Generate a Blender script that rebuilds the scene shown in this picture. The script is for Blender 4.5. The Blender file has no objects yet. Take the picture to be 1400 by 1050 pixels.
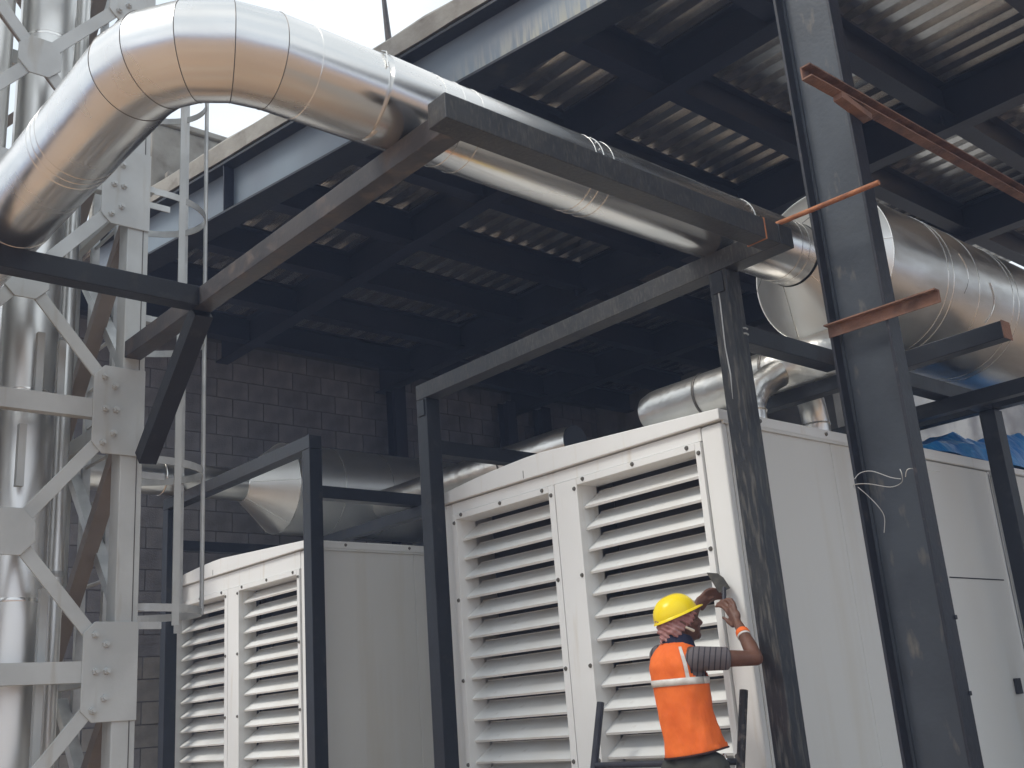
import bpy, bmesh, math, random
from mathutils import Vector, Matrix, Euler
random.seed(7)
S = bpy.context.scene
COL = S.collection
R = math.radians
# ------------------------------------------------------------------ camera
cam_d = bpy.data.cameras.new('camera'); cam = bpy.data.objects.new('camera', cam_d); COL.objects.link(cam)
cam_d.sensor_width = 36; cam_d.lens = 38.154; cam_d.clip_end = 2000; cam_d.clip_start = .05
F_ = Vector((-0.7064073, 0.6439173, 0.2938694)); R_ = Vector((0.6550115, 0.7520509, -0.0733442)); U_ = Vector((0.2682323, -0.1406770, 0.9530275))
cam.matrix_world = Matrix(((R_.x, U_.x, -F_.x, 0), (R_.y, U_.y, -F_.y, 0), (R_.z, U_.z, -F_.z, 1.55), (0, 0, 0, 1)))
S.camera = cam
# ------------------------------------------------------------------ world
SUN_EL, SUN_AZ = R(52), R(200)       # azimuth clockwise from +Y
W = bpy.data.worlds.new('World'); S.world = W; W.use_nodes = True
nt = W.node_tree; nt.nodes.clear()
def N(nt, t, **k):
    n = nt.nodes.new(t)
    for a, b in k.items(): setattr(n, a, b)
    return n
out = N(nt, 'ShaderNodeOutputWorld'); bg = N(nt, 'ShaderNodeBackground'); bg.inputs[1].default_value = 0.1
sky = N(nt, 'ShaderNodeTexSky', sky_type='NISHITA'); sky.sun_disc = False; sky.sun_elevation = SUN_EL; sky.sun_rotation = SUN_AZ
tc = N(nt, 'ShaderNodeTexCoord'); mp = N(nt, 'ShaderNodeMapping'); mp.inputs[3].default_value = (1, 1, 2.5)
no = N(nt, 'ShaderNodeTexNoise'); no.inputs['Scale'].default_value = 2.6; no.inputs['Detail'].default_value = 6
cr = N(nt, 'ShaderNodeValToRGB'); cr.color_ramp.elements[0].position = .4; cr.color_ramp.elements[0].color = (6.2, 6.9, 7.4, 1)
cr.color_ramp.elements[1].position = .72; cr.color_ramp.elements[1].color = (10.4, 10.5, 10.4, 1)
mx = N(nt, 'ShaderNodeMix', data_type='RGBA'); mx.inputs[0].default_value = .92
L = nt.links.new
L(tc.outputs['Generated'], mp.inputs[0]); L(mp.outputs[0], no.inputs[0]); L(no.outputs[0], cr.inputs[0])
L(sky.outputs[0], mx.inputs[6]); L(cr.outputs[0], mx.inputs[7]); L(mx.outputs[2], bg.inputs[0]); L(bg.outputs[0], out.inputs[0])
sd = bpy.data.lights.new('sun', 'SUN'); sd.energy = 1.5; sd.angle = R(18); sd.color = (1, .95, .87)
so = bpy.data.objects.new('sun', sd); COL.objects.link(so)
dv = Vector((math.sin(SUN_AZ) * math.cos(SUN_EL), math.cos(SUN_AZ) * math.cos(SUN_EL), math.sin(SUN_EL)))
so.rotation_euler = dv.to_track_quat('Z', 'Y').to_euler(); so.location = dv * 40
S.view_settings.view_transform = 'Standard'; S.view_settings.look = 'None'; S.view_settings.gamma = 1
S.view_settings.exposure = 0.66; S.view_settings.use_curve_mapping = False
S.render.engine = 'CYCLES'; S.cycles.max_bounces = 6; S.cycles.glossy_bounces = 4; S.cycles.diffuse_bounces = 4
# ------------------------------------------------------------------ materials
def mat(name, col, rough=.5, metal=0, col2=None, ns=4, lo=.4, hi=.65, stretch=(1, 1, 1), bump=0, bs=60, bstretch=(1, 1, 1), rvar=0, spec=.3,
        dirt=None, ds=3, dlo=.55, dhi=.7, dstretch=(1, 1, 1), detail=6, bdist=.01, dmask=None, dmask2=None):
    m = bpy.data.materials.new(name); m.use_nodes = True; t = m.node_tree; b = t.nodes['Principled BSDF']; l = t.links.new
    b.inputs['Roughness'].default_value = rough; b.inputs['Metallic'].default_value = metal; b.inputs['Specular IOR Level'].default_value = spec
    tc = N(t, 'ShaderNodeTexCoord'); cur = None
    def noise(scale, st, det=detail):
        mp = N(t, 'ShaderNodeMapping'); mp.inputs[3].default_value = st; n = N(t, 'ShaderNodeTexNoise')
        n.inputs['Scale'].default_value = scale; n.inputs['Detail'].default_value = det
        l(tc.outputs['Object'], mp.inputs[0]); l(mp.outputs[0], n.inputs[0]); return n
    def ramp(src, a, z):
        r = N(t, 'ShaderNodeMapRange'); r.inputs[1].default_value = a; r.inputs[2].default_value = z; l(src, r.inputs[0]); return r.outputs[0]
    b.inputs['Base Color'].default_value = (*col, 1)
    c2 = col2 or tuple(c * .8 for c in col)
    n = noise(ns, stretch); f = ramp(n.outputs[0], lo, hi)
    x = N(t, 'ShaderNodeMix', data_type='RGBA'); x.inputs[6].default_value = (*col, 1); x.inputs[7].default_value = (*c2, 1); l(f, x.inputs[0]); cur = x.outputs[2]
    if dirt:
        n2 = noise(ds, dstretch, 8); f2 = ramp(n2.outputs[0], dlo, dhi)
        if dmask:   # (axis, from, to): dirt lies only in this band of the thing
            sx = N(t, 'ShaderNodeSeparateXYZ'); l(tc.outputs['Object'], sx.inputs[0]); g = ramp(sx.outputs[dmask[0]], dmask[1], dmask[2])
            mm = N(t, 'ShaderNodeMath', operation='MULTIPLY'); l(f2, mm.inputs[0]); l(g, mm.inputs[1]); f2 = mm.outputs[0]
            if dmask2:
                g = ramp(sx.outputs[dmask2[0]], dmask2[1], dmask2[2]); mm = N(t, 'ShaderNodeMath', operation='MULTIPLY'); l(f2, mm.inputs[0]); l(g, mm.inputs[1]); f2 = mm.outputs[0]
        y = N(t, 'ShaderNodeMix', data_type='RGBA'); l(cur, y.inputs[6]); y.inputs[7].default_value = (*dirt, 1); l(f2, y.inputs[0]); cur = y.outputs[2]
        rr = N(t, 'ShaderNodeMix', data_type='FLOAT'); rr.inputs[2].default_value = rough; rr.inputs[3].default_value = .8; l(f2, rr.inputs[0])
        if not rvar: l(rr.outputs[0], b.inputs['Roughness'])
        if metal:
            rm = N(t, 'ShaderNodeMath', operation='MULTIPLY_ADD'); l(f2, rm.inputs[0]); rm.inputs[1].default_value = -.7 * metal; rm.inputs[2].default_value = metal; l(rm.outputs[0], b.inputs['Metallic'])
    l(cur, b.inputs['Base Color'])
    if rvar:
        n3 = noise(ns * 2.3, stretch); q = N(t, 'ShaderNodeMapRange'); q.inputs[1].default_value = .3; q.inputs[2].default_value = .7
        q.inputs[3].default_value = max(.03, rough - rvar); q.inputs[4].default_value = rough + rvar; l(n3.outputs[0], q.inputs[0]); l(q.outputs[0], b.inputs['Roughness'])
    if bump:
        n4 = noise(bs, bstretch, 3); bp = N(t, 'ShaderNodeBump'); bp.inputs['Strength'].default_value = bump; bp.inputs['Distance'].default_value = bdist
        l(n4.outputs[0], bp.inputs['Height']); l(bp.outputs[0], b.inputs['Normal'])
    return m
M = {}
M['steel'] = mat('dark_painted_steel', (.018, .021, .027), .4, 0, (.014, .016, .021), 5, bump=.12, bs=30, dirt=(.06, .058, .056), ds=9, dlo=.58, dhi=.85)
M['dusty'] = mat('dusty_dark_steel', (.032, .034, .038), .42, 0, (.045, .045, .046), 6, bump=.15, bs=40, dirt=(.12, .118, .105), ds=75, dlo=.5, dhi=1.0, dstretch=(1.2, 1.2, .3))
M['brownsteel'] = mat('weathered_primer_steel', (.066, .062, .064), .42, 0, (.046, .046, .051), 4, bump=.12, bs=40, dirt=(.17, .14, .125), ds=12, dlo=.52, dhi=.85)
M['postpaint'] = mat('scuffed_black_post_paint', (.022, .024, .028), .35, 0, (.03, .031, .033), 6, bump=.18, bs=35, dirt=(.15, .145, .13), ds=34, dlo=.5, dhi=.85, dstretch=(1.6, 1.6, .22))
M['column'] = mat('sky_lit_column_paint', (.055, .064, .076), .40, 0, (.038, .044, .053), 3, bump=.1, bs=40, dirt=(.17, .155, .13), ds=11, dlo=.62, dhi=.85, dstretch=(1.5, 1.5, .5))  # column web: paint lightened to carry the sky light falling on it
M['flange'] = mat('shaded_column_flange', (.018, .02, .026), .4, 0, (.024, .024, .03), 5, bump=.12, bs=40, dirt=(.09, .08, .08), ds=22, dlo=.62, dhi=.8)  # same paint as the web, darkened for the shade on the flanges
M['girder'] = mat('sky_lit_girder_web', (.19, .235, .28), .4, 0, (.15, .175, .21), 1.2, bump=.06, bs=30, dirt=(.46, .44, .35), ds=12, dlo=.42, dhi=.6, dstretch=(3, 3, .3), dmask=(2, .30, .0), dmask2=(0, -2.9, -1.9))  # web base colour lightened blue to hold the reflected sky; dust streaks on top
M['roofsteel'] = mat('dark_roof_beam_paint', (.022, .025, .038), .36, 0, (.018, .02, .031), 3, bump=.08, bs=30)
M['deck'] = mat('galvanised_roof_deck', (.84, .85, .84), .2, .93, (.70, .71, .71), 25, .3, .7)
M['concrete'] = mat('raw_concrete', (.34, .33, .30), .9, 0, (.24, .225, .20), 3, bump=.6, bs=22, dirt=(.16, .14, .12), ds=5, dlo=.55, dhi=.75)
M['render'] = mat('stained_cement_render', (.26, .255, .24), .9, 0, (.13, .125, .115), 1.3, bump=.5, bs=12, dirt=(.1, .09, .08), ds=2.2, dlo=.5, dhi=.7, dstretch=(1, 1, .4))
M['block'] = mat('concrete_block', (.25, .245, .25), .95, 0, (.19, .185, .19), 5, bump=.6, bs=60)
M['block3'] = mat('daylit_concrete_block', (.30, .285, .26), .95, 0, (.21, .20, .185), 4, bump=.6, bs=60)  # paler tone carries the daylight on the lower courses
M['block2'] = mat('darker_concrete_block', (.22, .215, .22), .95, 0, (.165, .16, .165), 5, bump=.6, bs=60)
M['mortar'] = mat('mortar_backing', (.15, .147, .15), .95, 0, bump=.4, bs=50)
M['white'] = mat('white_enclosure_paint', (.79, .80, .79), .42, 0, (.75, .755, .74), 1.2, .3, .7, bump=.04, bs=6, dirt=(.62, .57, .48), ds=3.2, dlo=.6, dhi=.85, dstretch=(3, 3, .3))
M['whiteside'] = mat('shaded_white_side_paint', (.70, .70, .675), .4, 0, (.66, .66, .64), 1.1, .3, .7, bump=.05, bs=3, dirt=(.55, .50, .40), ds=1.4, dlo=.55, dhi=1.0, dstretch=(3, 3, .2))  # same white as the fronts, darkened for the shade on side faces
M['slat'] = mat('white_louvre_paint', (.79, .80, .785), .45, 0, (.70, .68, .64), 2.5, .35, .75, bump=.05, bs=10, dirt=(.45, .40, .34), ds=8, dlo=.62, dhi=.85)
M['black'] = mat('black_and_louvre_shade', (.05, .05, .055), .9)  # black small parts, and the dark sheet standing for shade behind the slats
M['screw'] = mat('dull_screw', (.17, .16, .14), .45, .6)
M['alu'] = mat('aluminium_cladding', (.74, .73, .715), .25, 1, (.66, .65, .63), 1.6, bump=.09, bs=2.6, bdist=.04, rvar=.05, stretch=(1.5, .4, 1.5), bstretch=(1, .45, 1))
M['alu2'] = mat('dusty_aluminium_cladding', (.70, .69, .66), .30, 1, (.60, .59, .56), 2, bump=.06, bs=2, bdist=.05, dirt=(.26, .24, .20), ds=5, dlo=.5, dhi=1.0, dstretch=(1, .25, 1))
M['cone'] = mat('matt_aluminium_cone', (.80, .79, .76), .42, 1, (.74, .73, .70), 3, bump=.05, bs=3, bdist=.04)
M['crumple'] = mat('crumpled_foil_cladding', (.8, .79, .76), .32, 1, (.66, .64, .60), 3, bump=.3, bs=6, bdist=.04)
M['seam'] = mat('bright_seam_edge', (.86, .84, .80), .25, 1)
M['darkseam'] = mat('dark_seam_gap', (.14, .13, .12), .5, .6)
M['flue'] = mat('stainless_flue', (.80, .79, .765), .40, 1, (.72, .71, .68), 2, bump=.04, bs=1.8, bdist=.05, stretch=(1, 1, .3), bstretch=(1, 1, .3), rvar=.05)
M['tower'] = mat('grey_tower_paint', (.50, .52, .515), .5, 0, (.42, .435, .43), 3, bump=.08, bs=30, dirt=(.33, .29, .23), ds=5, dlo=.6, dhi=.85, dstretch=(2, 2, .3))
M['towerb'] = mat('shaded_brown_brace', (.30, .255, .22), .6, 0, (.24, .205, .18), 3, bump=.1, bs=30)  # brown tone paints in the shadowed undersides of the braces
M['galv'] = mat('galvanised_ladder', (.55, .56, .55), .42, .35, (.42, .43, .43), 6, bump=.1, bs=40)
M['rust'] = mat('rusty_steel', (.23, .125, .085), .85, .0, (.13, .075, .055), 9, bump=.5, bs=60, dirt=(.27, .18, .14), ds=12, dlo=.6, dhi=.8)
M['orust'] = mat('orange_rusty_rod', (.40, .17, .08), .75, .1, (.22, .09, .05), 14, bump=.5, bs=80)
M['tarp'] = mat('blue_tarpaulin', (.02, .19, .56), .38, 0, (.04, .30, .68), 6, bump=.5, bs=14, bdist=.03)
M['wire'] = mat('pale_tie_wire', (.62, .62, .60), .4, .3)
M['ground'] = mat('dry_reddish_ground', (.40, .265, .17), .95, 0, (.31, .21, .145), .5, bump=.4, bs=6, dirt=(.42, .33, .24), ds=.9, dlo=.5, dhi=.62)
M['slabfloor'] = mat('concrete_floor', (.30, .28, .25), .8, 0, (.22, .20, .18), 1.5, bump=.2, bs=20)
M['skin'] = mat('brown_skin', (.135, .062, .04), .5, 0, (.105, .047, .03), 14, bump=.1, bs=80)
M['vest'] = mat('orange_vest_fabric', (.86, .175, .03), .75, 0, (.78, .14, .022), 9, bump=.7, bs=11, bdist=.03, bstretch=(1, 1, .5))
M['strip'] = mat('silver_reflective_strip', (.66, .63, .58), .45, .1, (.55, .52, .48), 30, bump=.1, bs=40)
M['piping'] = mat('dark_vest_piping', (.05, .022, .018), .8)
M['helmet'] = mat('yellow_hard_hat', (.90, .68, .015), .28, 0, (.86, .62, .01), 4, bump=.03, bs=8)
M['scarf'] = mat('dusty_pink_cloth', (.33, .155, .145), .9, 0, (.42, .25, .23), 16, bump=.7, bs=30, bdist=.01)
M['navy'] = mat('navy_collar', (.018, .02, .045), .85)
M['trouser'] = mat('dark_olive_trousers', (.055, .055, .047), .85, 0, (.042, .042, .037), 10, bump=.5, bs=14, bdist=.02)
M['thread'] = mat('orange_wrist_thread', (.85, .17, .03), .7)
M['ladder'] = mat('black_ladder_paint', (.028, .029, .038), .4, 0, (.04, .04, .05), 10, bump=.2, bs=50)
M['ladder2'] = mat('worn_ladder_paint', (.035, .034, .036), .5, 0, (.16, .14, .12), 26, .5, .62, bump=.2, bs=50)
M['blade'] = mat('dull_scraper_steel', (.045, .042, .037), .5, .2, (.08, .072, .06), 30, bump=.1, bs=60)
M['hair'] = mat('black_hair', (.01, .009, .009), .8)
M['earpl'] = mat('ear_plug', (.75, .68, .55), .6)
M['sole'] = mat('worn_shoe', (.03, .025, .02), .7)
# striped shirt
ms = bpy.data.materials.new('grey_striped_shirt'); ms.use_nodes = True; t = ms.node_tree; b = t.nodes['Principled BSDF']; b.inputs['Roughness'].default_value = .9
tcn = N(t, 'ShaderNodeTexCoord'); dp = N(t, 'ShaderNodeVectorMath', operation='DOT_PRODUCT'); dp.inputs[1].default_value = (.95, .75, -.25)
mm_ = N(t, 'ShaderNodeMath', operation='MULTIPLY'); mm_.inputs[1].default_value = 32; fr = N(t, 'ShaderNodeMath', operation='FRACT')
gt = N(t, 'ShaderNodeMath', operation='GREATER_THAN'); gt.inputs[1].default_value = .78
xx = N(t, 'ShaderNodeMix', data_type='RGBA'); xx.inputs[6].default_value = (.115, .10, .105, 1); xx.inputs[7].default_value = (.03, .026, .032, 1)
t.links.new(tcn.outputs['Object'], dp.inputs[0]); t.links.new(dp.outputs['Value'], mm_.inputs[0]); t.links.new(mm_.outputs[0], fr.inputs[0]); t.links.new(fr.outputs[0], gt.inputs[0]); t.links.new(gt.outputs[0], xx.inputs[0]); t.links.new(xx.outputs[2], b.inputs['Base Color'])
M['shirt'] = ms
# ------------------------------------------------------------------ helpers
def V(*a): return Vector(a)
class MB:
    def __init__(s): s.v = []; s.f = []
    def add(s, vs, fs):
        o = len(s.v); s.v += [tuple(v) for v in vs]; s.f += [tuple(i + o for i in f) for f in fs]; return s
    def box(s, x0, x1, y0, y1, z0, z1):
        vs = [(x, y, z) for z in (z0, z1) for y in (y0, y1) for x in (x0, x1)]
        return s.add(vs, [(0, 2, 3, 1), (4, 5, 7, 6), (0, 1, 5, 4), (2, 6, 7, 3), (0, 4, 6, 2), (1, 3, 7, 5)])
    def beam(s, p, q, w, h, up=(0, 0, 1)):
        p, q = Vector(p), Vector(q); d = (q - p).normalized(); u = Vector(up); sd = d.cross(u).normalized(); u = sd.cross(d).normalized()
        vs = []
        for c in (p, q):
            for a, b_ in ((-1, -1), (1, -1), (1, 1), (-1, 1)): vs.append(c + sd * (a * w / 2) + u * (b_ * h / 2))
        return s.add(vs, [(0, 3, 2, 1), (4, 5, 6, 7), (0, 1, 5, 4), (1, 2, 6, 5), (2, 3, 7, 6), (3, 0, 4, 7)])
    def prof(s, p, q, pts, up=(0, 0, 1)):      # closed profile (side, up) swept p->q
        p, q = Vector(p), Vector(q); d = (q - p).normalized(); sd = d.cross(Vector(up)).normalized(); u = sd.cross(d).normalized(); n = len(pts)
        vs = [c + sd * a + u * b_ for c in (p, q) for a, b_ in pts]
        return s.add(vs, [tuple(range(n))[::-1], tuple(range(n, 2 * n))] + [(i, (i + 1) % n, n + (i + 1) % n, n + i) for i in range(n)])
    def ibeam(s, p, q, w, h, tf=.016, tw=.01, up=(0, 0, 1)):
        a, b_, c = w / 2, h / 2, tw / 2
        return s.prof(p, q, [(-a, -b_), (a, -b_), (a, -b_ + tf), (c, -b_ + tf), (c, b_ - tf), (a, b_ - tf), (a, b_), (-a, b_), (-a, b_ - tf), (-c, b_ - tf), (-c, -b_ + tf), (-a, -b_ + tf)], up)
    def rings(s, rs, caps=True, close=False):
        n = len(rs[0]); vs = [v for r in rs for v in r]; fs = []
        for k in range(len(rs) - 1 + (1 if close else 0)):
            a, b_ = k * n, ((k + 1) % len(rs)) * n
            for i in range(n): fs.append((a + i, a + (i + 1) % n, b_ + (i + 1) % n, b_ + i))
        if caps and not close: fs += [tuple(range(n))[::-1], tuple(range((len(rs) - 1) * n, len(rs) * n))]
        return s.add(vs, fs)
    def cyl(s, p, q, r0, r1=None, n=24, caps=True):
        r1 = r0 if r1 is None else r1; p, q = Vector(p), Vector(q); d = (q - p).normalized()
        a = d.orthogonal().normalized(); b_ = d.cross(a)
        rs = [[c + (a * math.cos(2 * math.pi * i / n) + b_ * math.sin(2 * math.pi * i / n)) * r for i in range(n)] for c, r in ((p, r0), (q, r1))]
        return s.rings(rs, caps)
    def tube(s, pts, r, n=8):
        P = [Vector(p) for p in pts]; rs = []; a = None
        rr = r if isinstance(r, (list, tuple)) else [r] * len(P)
        for i, p in enumerate(P):
            d = (P[min(i + 1, len(P) - 1)] - P[max(i - 1, 0)]).normalized()
            a = d.orthogonal().normalized() if a is None else (a - d * a.dot(d)).normalized()
            b_ = d.cross(a); rs.append([p + (a * math.cos(2 * math.pi * k / n) + b_ * math.sin(2 * math.pi * k / n)) * rr[i] for k in range(n)])
        return s.rings(rs)
    def torus(s, c, ax, r, t, n=48, m=6, w=None):
        c, ax = Vector(c), Vector(ax).normalized(); a = ax.orthogonal().normalized(); b_ = ax.cross(a); w = w or t; rs = []
        for i in range(n):
            e = a * math.cos(2 * math.pi * i / n) + b_ * math.sin(2 * math.pi * i / n)
            rs.append([c + e * (r + t * math.cos(2 * math.pi * k / m)) + ax * (w * math.sin(2 * math.pi * k / m)) for k in range(m)])
        return s.rings(rs, close=True)
    def ell(s, c, r, ax=None, n=20, m=12):       # ellipsoid, ax = three axes
        c = Vector(c); ax = ax or (V(1, 0, 0), V(0, 1, 0), V(0, 0, 1)); vs = [c - ax[2] * r[2]]; fs = []
        for j in range(1, m):
            ph = -math.pi / 2 + math.pi * j / m
            for i in range(n):
                th = 2 * math.pi * i / n
                vs.append(c + ax[0] * (r[0] * math.cos(ph) * math.cos(th)) + ax[1] * (r[1] * math.cos(ph) * math.sin(th)) + ax[2] * (r[2] * math.sin(ph)))
        vs.append(c + ax[2] * r[2]); T = len(vs) - 1
        for i in range(n):
            fs.append((0, 1 + (i + 1) % n, 1 + i)); fs.append((T, T - n + i, T - n + (i + 1) % n))
            for j in range(m - 2): a = 1 + j * n; fs.append((a + i, a + (i + 1) % n, a + n + (i + 1) % n, a + n + i))
        return s.add(vs, fs)
    def cap(s, p, q, r0, r1, n=14):              # rounded tapered limb
        p, q = Vector(p), Vector(q); s.cyl(p, q, r0, r1, n); s.ell(p, (r0,) * 3, n=n, m=8); return s.ell(q, (r1,) * 3, n=n, m=8)
    def mesh(s, name, m, off=(0, 0, 0), smooth=False):
        me = bpy.data.meshes.new(name); o = Vector(off); me.from_pydata([tuple(Vector(v) - o) for v in s.v], [], s.f)
        bm = bmesh.new(); bm.from_mesh(me); bmesh.ops.recalc_face_normals(bm, faces=bm.faces); bm.to_mesh(me); bm.free()
        me.materials.append(M[m] if isinstance(m, str) else m)
        if smooth: me.polygons.foreach_set('use_smooth', [True] * len(me.polygons)); me.set_sharp_from_angle(angle=R(smooth if smooth > 1 else 38))
        return me
    def build(s, name, m, parent=None, smooth=False, bevel=0, loc=None):
        off = wloc(parent) if parent else Vector(loc or (0, 0, 0))
        me = s.mesh(name, m, off, smooth); o = bpy.data.objects.new(name, me); COL.objects.link(o)
        if parent: o.parent = parent
        else: o.location = off
        if bevel:
            b_ = o.modifiers.new('bevel', 'BEVEL'); b_.width = bevel; b_.segments = 2; b_.limit_method = 'ANGLE'
        return o
def wloc(o):
    p = Vector(o.location)
    while o.parent: o = o.parent; p = p + Vector(o.location)
    return p
def tag(o, label=None, cat=None, group=None, kind=None):
    if label: o['label'] = label
    if cat: o['category'] = cat
    if group: o['group'] = group
    if kind: o['kind'] = kind
    return o
def thing(name, loc, label, cat, group=None):
    o = bpy.data.objects.new(name, None); o.empty_display_size = .1; COL.objects.link(o); o.location = loc; return tag(o, label, cat, group)
def inst(name, me, parent, loc, rot=(0, 0, 0)):   # copy sharing mesh, loc in world
    o = bpy.data.objects.new(name, me); COL.objects.link(o); o.parent = parent; o.location = Vector(loc) - (wloc(parent) if parent else Vector((0, 0, 0))); o.rotation_euler = rot; return o
# ================================================================== SETTING
tag(MB().add([(-900, -900, 0), (900, -900, 0), (900, 900, 0), (-900, 900, 0)], [(0, 1, 2, 3)]).build('ground', 'ground'), kind='structure')
tag(MB().box(-11.6, 2, 4.2, 12.4, .004, .12).build('pavement', 'slabfloor'), kind='structure')
hz = bpy.data.materials.new('haze'); hz.use_nodes = True; t = hz.node_tree; t.nodes.clear()
ho = N(t, 'ShaderNodeOutputMaterial'); hv = N(t, 'ShaderNodeVolumePrincipled'); hv.inputs['Color'].default_value = (.52, .65, 1, 1); hv.inputs['Density'].default_value = .0058; t.links.new(hv.outputs[0], ho.inputs['Volume'])
tag(MB().box(-905, 905, -905, 905, -1, 10.2).build('haze', hz), kind='stuff')
# ------------------------------------------------------------------ canopy building
def gy(x): return 4.50 + .16 * (x + 3.76)        # plan line of the skew edge girder
can = thing('canopy_building', (-2.5, 4.7, 0), 'open steel framed canopy with ribbed metal underside and concrete roof slab over the white machines', 'building')
XA, XB, YB = -11.72, 8.0, 12.6  # right end run on out of view to shade the right-hand faces
# slab (bevelled irregular edge)
mb = MB(); n = 60; top = []; 
prof_x = [XA - .3 + (XB - XA + .3) * i / n for i in range(n + 1)]
rowsv = []
for x in prof_x:
    j = random.uniform(-.012, .012)
    rowsv.append([(x, gy(x) - .005 + j * .4, 6.315), (x, gy(x) - .012 + j * .6, 6.47 + j), (x, gy(x) + .035, 6.525 + j), (x, gy(x) + .12, 6.54), (x, YB, 6.54), (x, YB, 6.385), (x, gy(x) + .2, 6.385)])
mb.rings([[V(*p) for p in r] for r in rowsv]); mb.build('roof_slab', 'concrete', can, smooth=25)
# ribbed deck
mb = MB(); prof = [(0, 0), (.098, 0), (.112, .072), (.145, .072), (.150, .062), (.160, .062), (.165, .072), (.186, .072)]
ys = []; y = 3.3
while y < YB - .02:
    for a, z in prof: ys.append((y + a, 6.31 + z))
    y += .2
vs = []; 
for yy, z in ys:
    xm = min(XB, (yy - 4.62) / .16 - 3.76)
    xm = max(xm, XA + .01)
    vs += [(XA, yy, z), (xm, yy, z)]
mb.add(vs, [(2 * i, 2 * i + 1, 2 * i + 3, 2 * i + 2) for i in range(len(ys) - 1)])
mb.build('ribbed_roof_deck', 'deck', can)
# skew edge girder
d_ = V(1, .16, 0).normalized(); nrm = V(-.16, 1, 0).normalized()
def gp(x, off, z): q = V(x, gy(x), z) + nrm * off; return q
gA, gB = -9.9, 7.6
g = MB(); g.beam(gp(gA, .12, 5.815), gp(gB, .12, 5.815), .24, .022); g.beam(gp(gA, .13, 6.28), gp(gB, .13, 6.28), .26, .024)
g.build('girder_flanges', 'steel', can, bevel=.002)
wb = MB().beam(gp(gA, .12, 6.047), gp(gB, .12, 6.047), .012, .44); base = gp(-3.76, 0, 5.82)
o = wb.build('girder_web', 'girder', can); 
# shift local origin so dust streaks hug the lower edge
me = o.data; dz = Vector((0, 0, 5.82)); me.transform(Matrix.Translation(-dz)); o.location = Vector(o.location) + dz
for x in (-7.71, -5.55, -1.4):
    MB().beam(gp(x, .062, 5.827), gp(x, .062, 6.267), .012, .10, up=nrm).build('web_stiffener', 'roofsteel', can)
# secondary beams along Y
for x in (-10.95, -9.88, -8.79, -7.71, -6.63, -5.53, -4.46, -3.40, -2.27, -1.15, 0, 1.1, 2.2, 3.3, 4.4, 5.5, 6.6):
    MB().ibeam((x, gy(x) + .14, 6.155), (x, YB - .1, 6.155), .15, .30).build('secondary_beam', 'roofsteel', can)
for y, h in ((5.86, .34), (8.2, .4), (10.6, .4)):
    xe = min(7.6, (y - .35 - 4.5) / .16 - 3.76)
    MB().ibeam((XA + .05, y, 6.30 - h / 2), (xe, y, 6.30 - h / 2), .16, h).build('primary_beam', 'roofsteel', can)
# end plates at beam crossings
for x in (-7.71, -5.53, -4.46, -3.40, -2.27):
    MB().box(x - .004, x + .004, 8.06, 8.115, 5.93, 6.27).build('connection_plate', 'roofsteel', can)
for y in (10.3, 11.0, 8.3):
    MB().ibeam((-11.45, y, .12), (-11.45, y, 6.0), .18, .2, up=(1, 0, 0)).build('wall_side_column', 'roofsteel', can)
# near column, built-up channel section
cx0, cx1, cy0, cy1 = -2.668, -2.352, 4.55, 4.652
MB().box(cx0 + .016, cx1 - .016, cy1 - .03, cy1 - .018, 0, 5.80).build('column_web', 'column', can)
for a, b_ in ((cx0, cx0 + .016), (cx1 - .016, cx1)):
    MB().box(a, b_, cy0, cy1, 0, 5.80).build('column_flange', 'flange', can, bevel=.002)
MB().box(cx0 + .016, cx0 + .03, cy1 - .042, cy1 - .03, 0, 5.80).build('weld_bead', 'column', can)
MB().box(cx0 - .03, cx1 + .03, cy0 - .03, cy1 + .02, .12, .14).build('base_plate', 'steel', can)
for z in (1.82, 1.5): MB().box(cx1 + .0, cx1 + .008, cy1 - .015, cy1 + .003, z, z + .02).build('weld_tab', 'flange', can, bevel=.003)
# ------------------------------------------------------------------ block wall on the left
wl = thing('block_wall', (-11.8, 8, 0), 'dark concrete block wall closing the left end under the canopy', 'wall')
MB().box(-11.95, -11.712, 3.5, 12.6, 0, 6.3).build('mortar_core', 'mortar', wl)
bw, bh = .42, .235
bm1 = MB().box(0, .03, .007, bw - .007, .006, bh - .006).mesh('block', 'block'); bm2 = MB().box(0, .026, .007, bw - .007, .006, bh - .006).mesh('block', 'block2')
bm3 = MB().box(0, .028, .007, bw - .007, .006, bh - .006).mesh('block', 'block3')
cand = []
for r in range(26):
    for c in range(23):
        y = 3.5 + c * bw - (bw / 2 if r % 2 else 0); z = .13 + r * bh
        if y < 3.3 or y > 12.2 or z + bh > 6.28: continue
        # prefer the ones nearest in view
        dd = (Vector((-11.7, y + .2, z + .1)) - Vector((0, 0, 1.55))).length
        hidden = 2.4 if (z < 2.9 and y > 5.5) or z < 1.4 else 0
        cand.append((dd + hidden, y, z))
cand.sort(); st = MB()
for i, (q, y, z) in enumerate(cand):
    jx = -11.730 + random.uniform(0, .006)
    if i < 298: inst('block', random.choice((bm1, bm1, bm2, bm2, bm2) if z > 2.4 else (bm1, bm3, bm3)), wl, (jx, y, z))  # paler mix low down: daylight on the lower wall put into the blocks
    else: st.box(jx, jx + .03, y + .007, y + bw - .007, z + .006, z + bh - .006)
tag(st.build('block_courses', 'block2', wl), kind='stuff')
rw = MB().box(-11.7, -7.4, 12.45, 12.65, 0, 6.3).box(-7.4, 8, 12.45, 12.65, 0, 1.4).build('rear_wall', 'render'); tag(rw, 'stained grey cement wall at the back, behind the blue tarpaulin', 'wall')  # right stretch, unseen, kept low so bright ground mirrors in the deck
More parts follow.
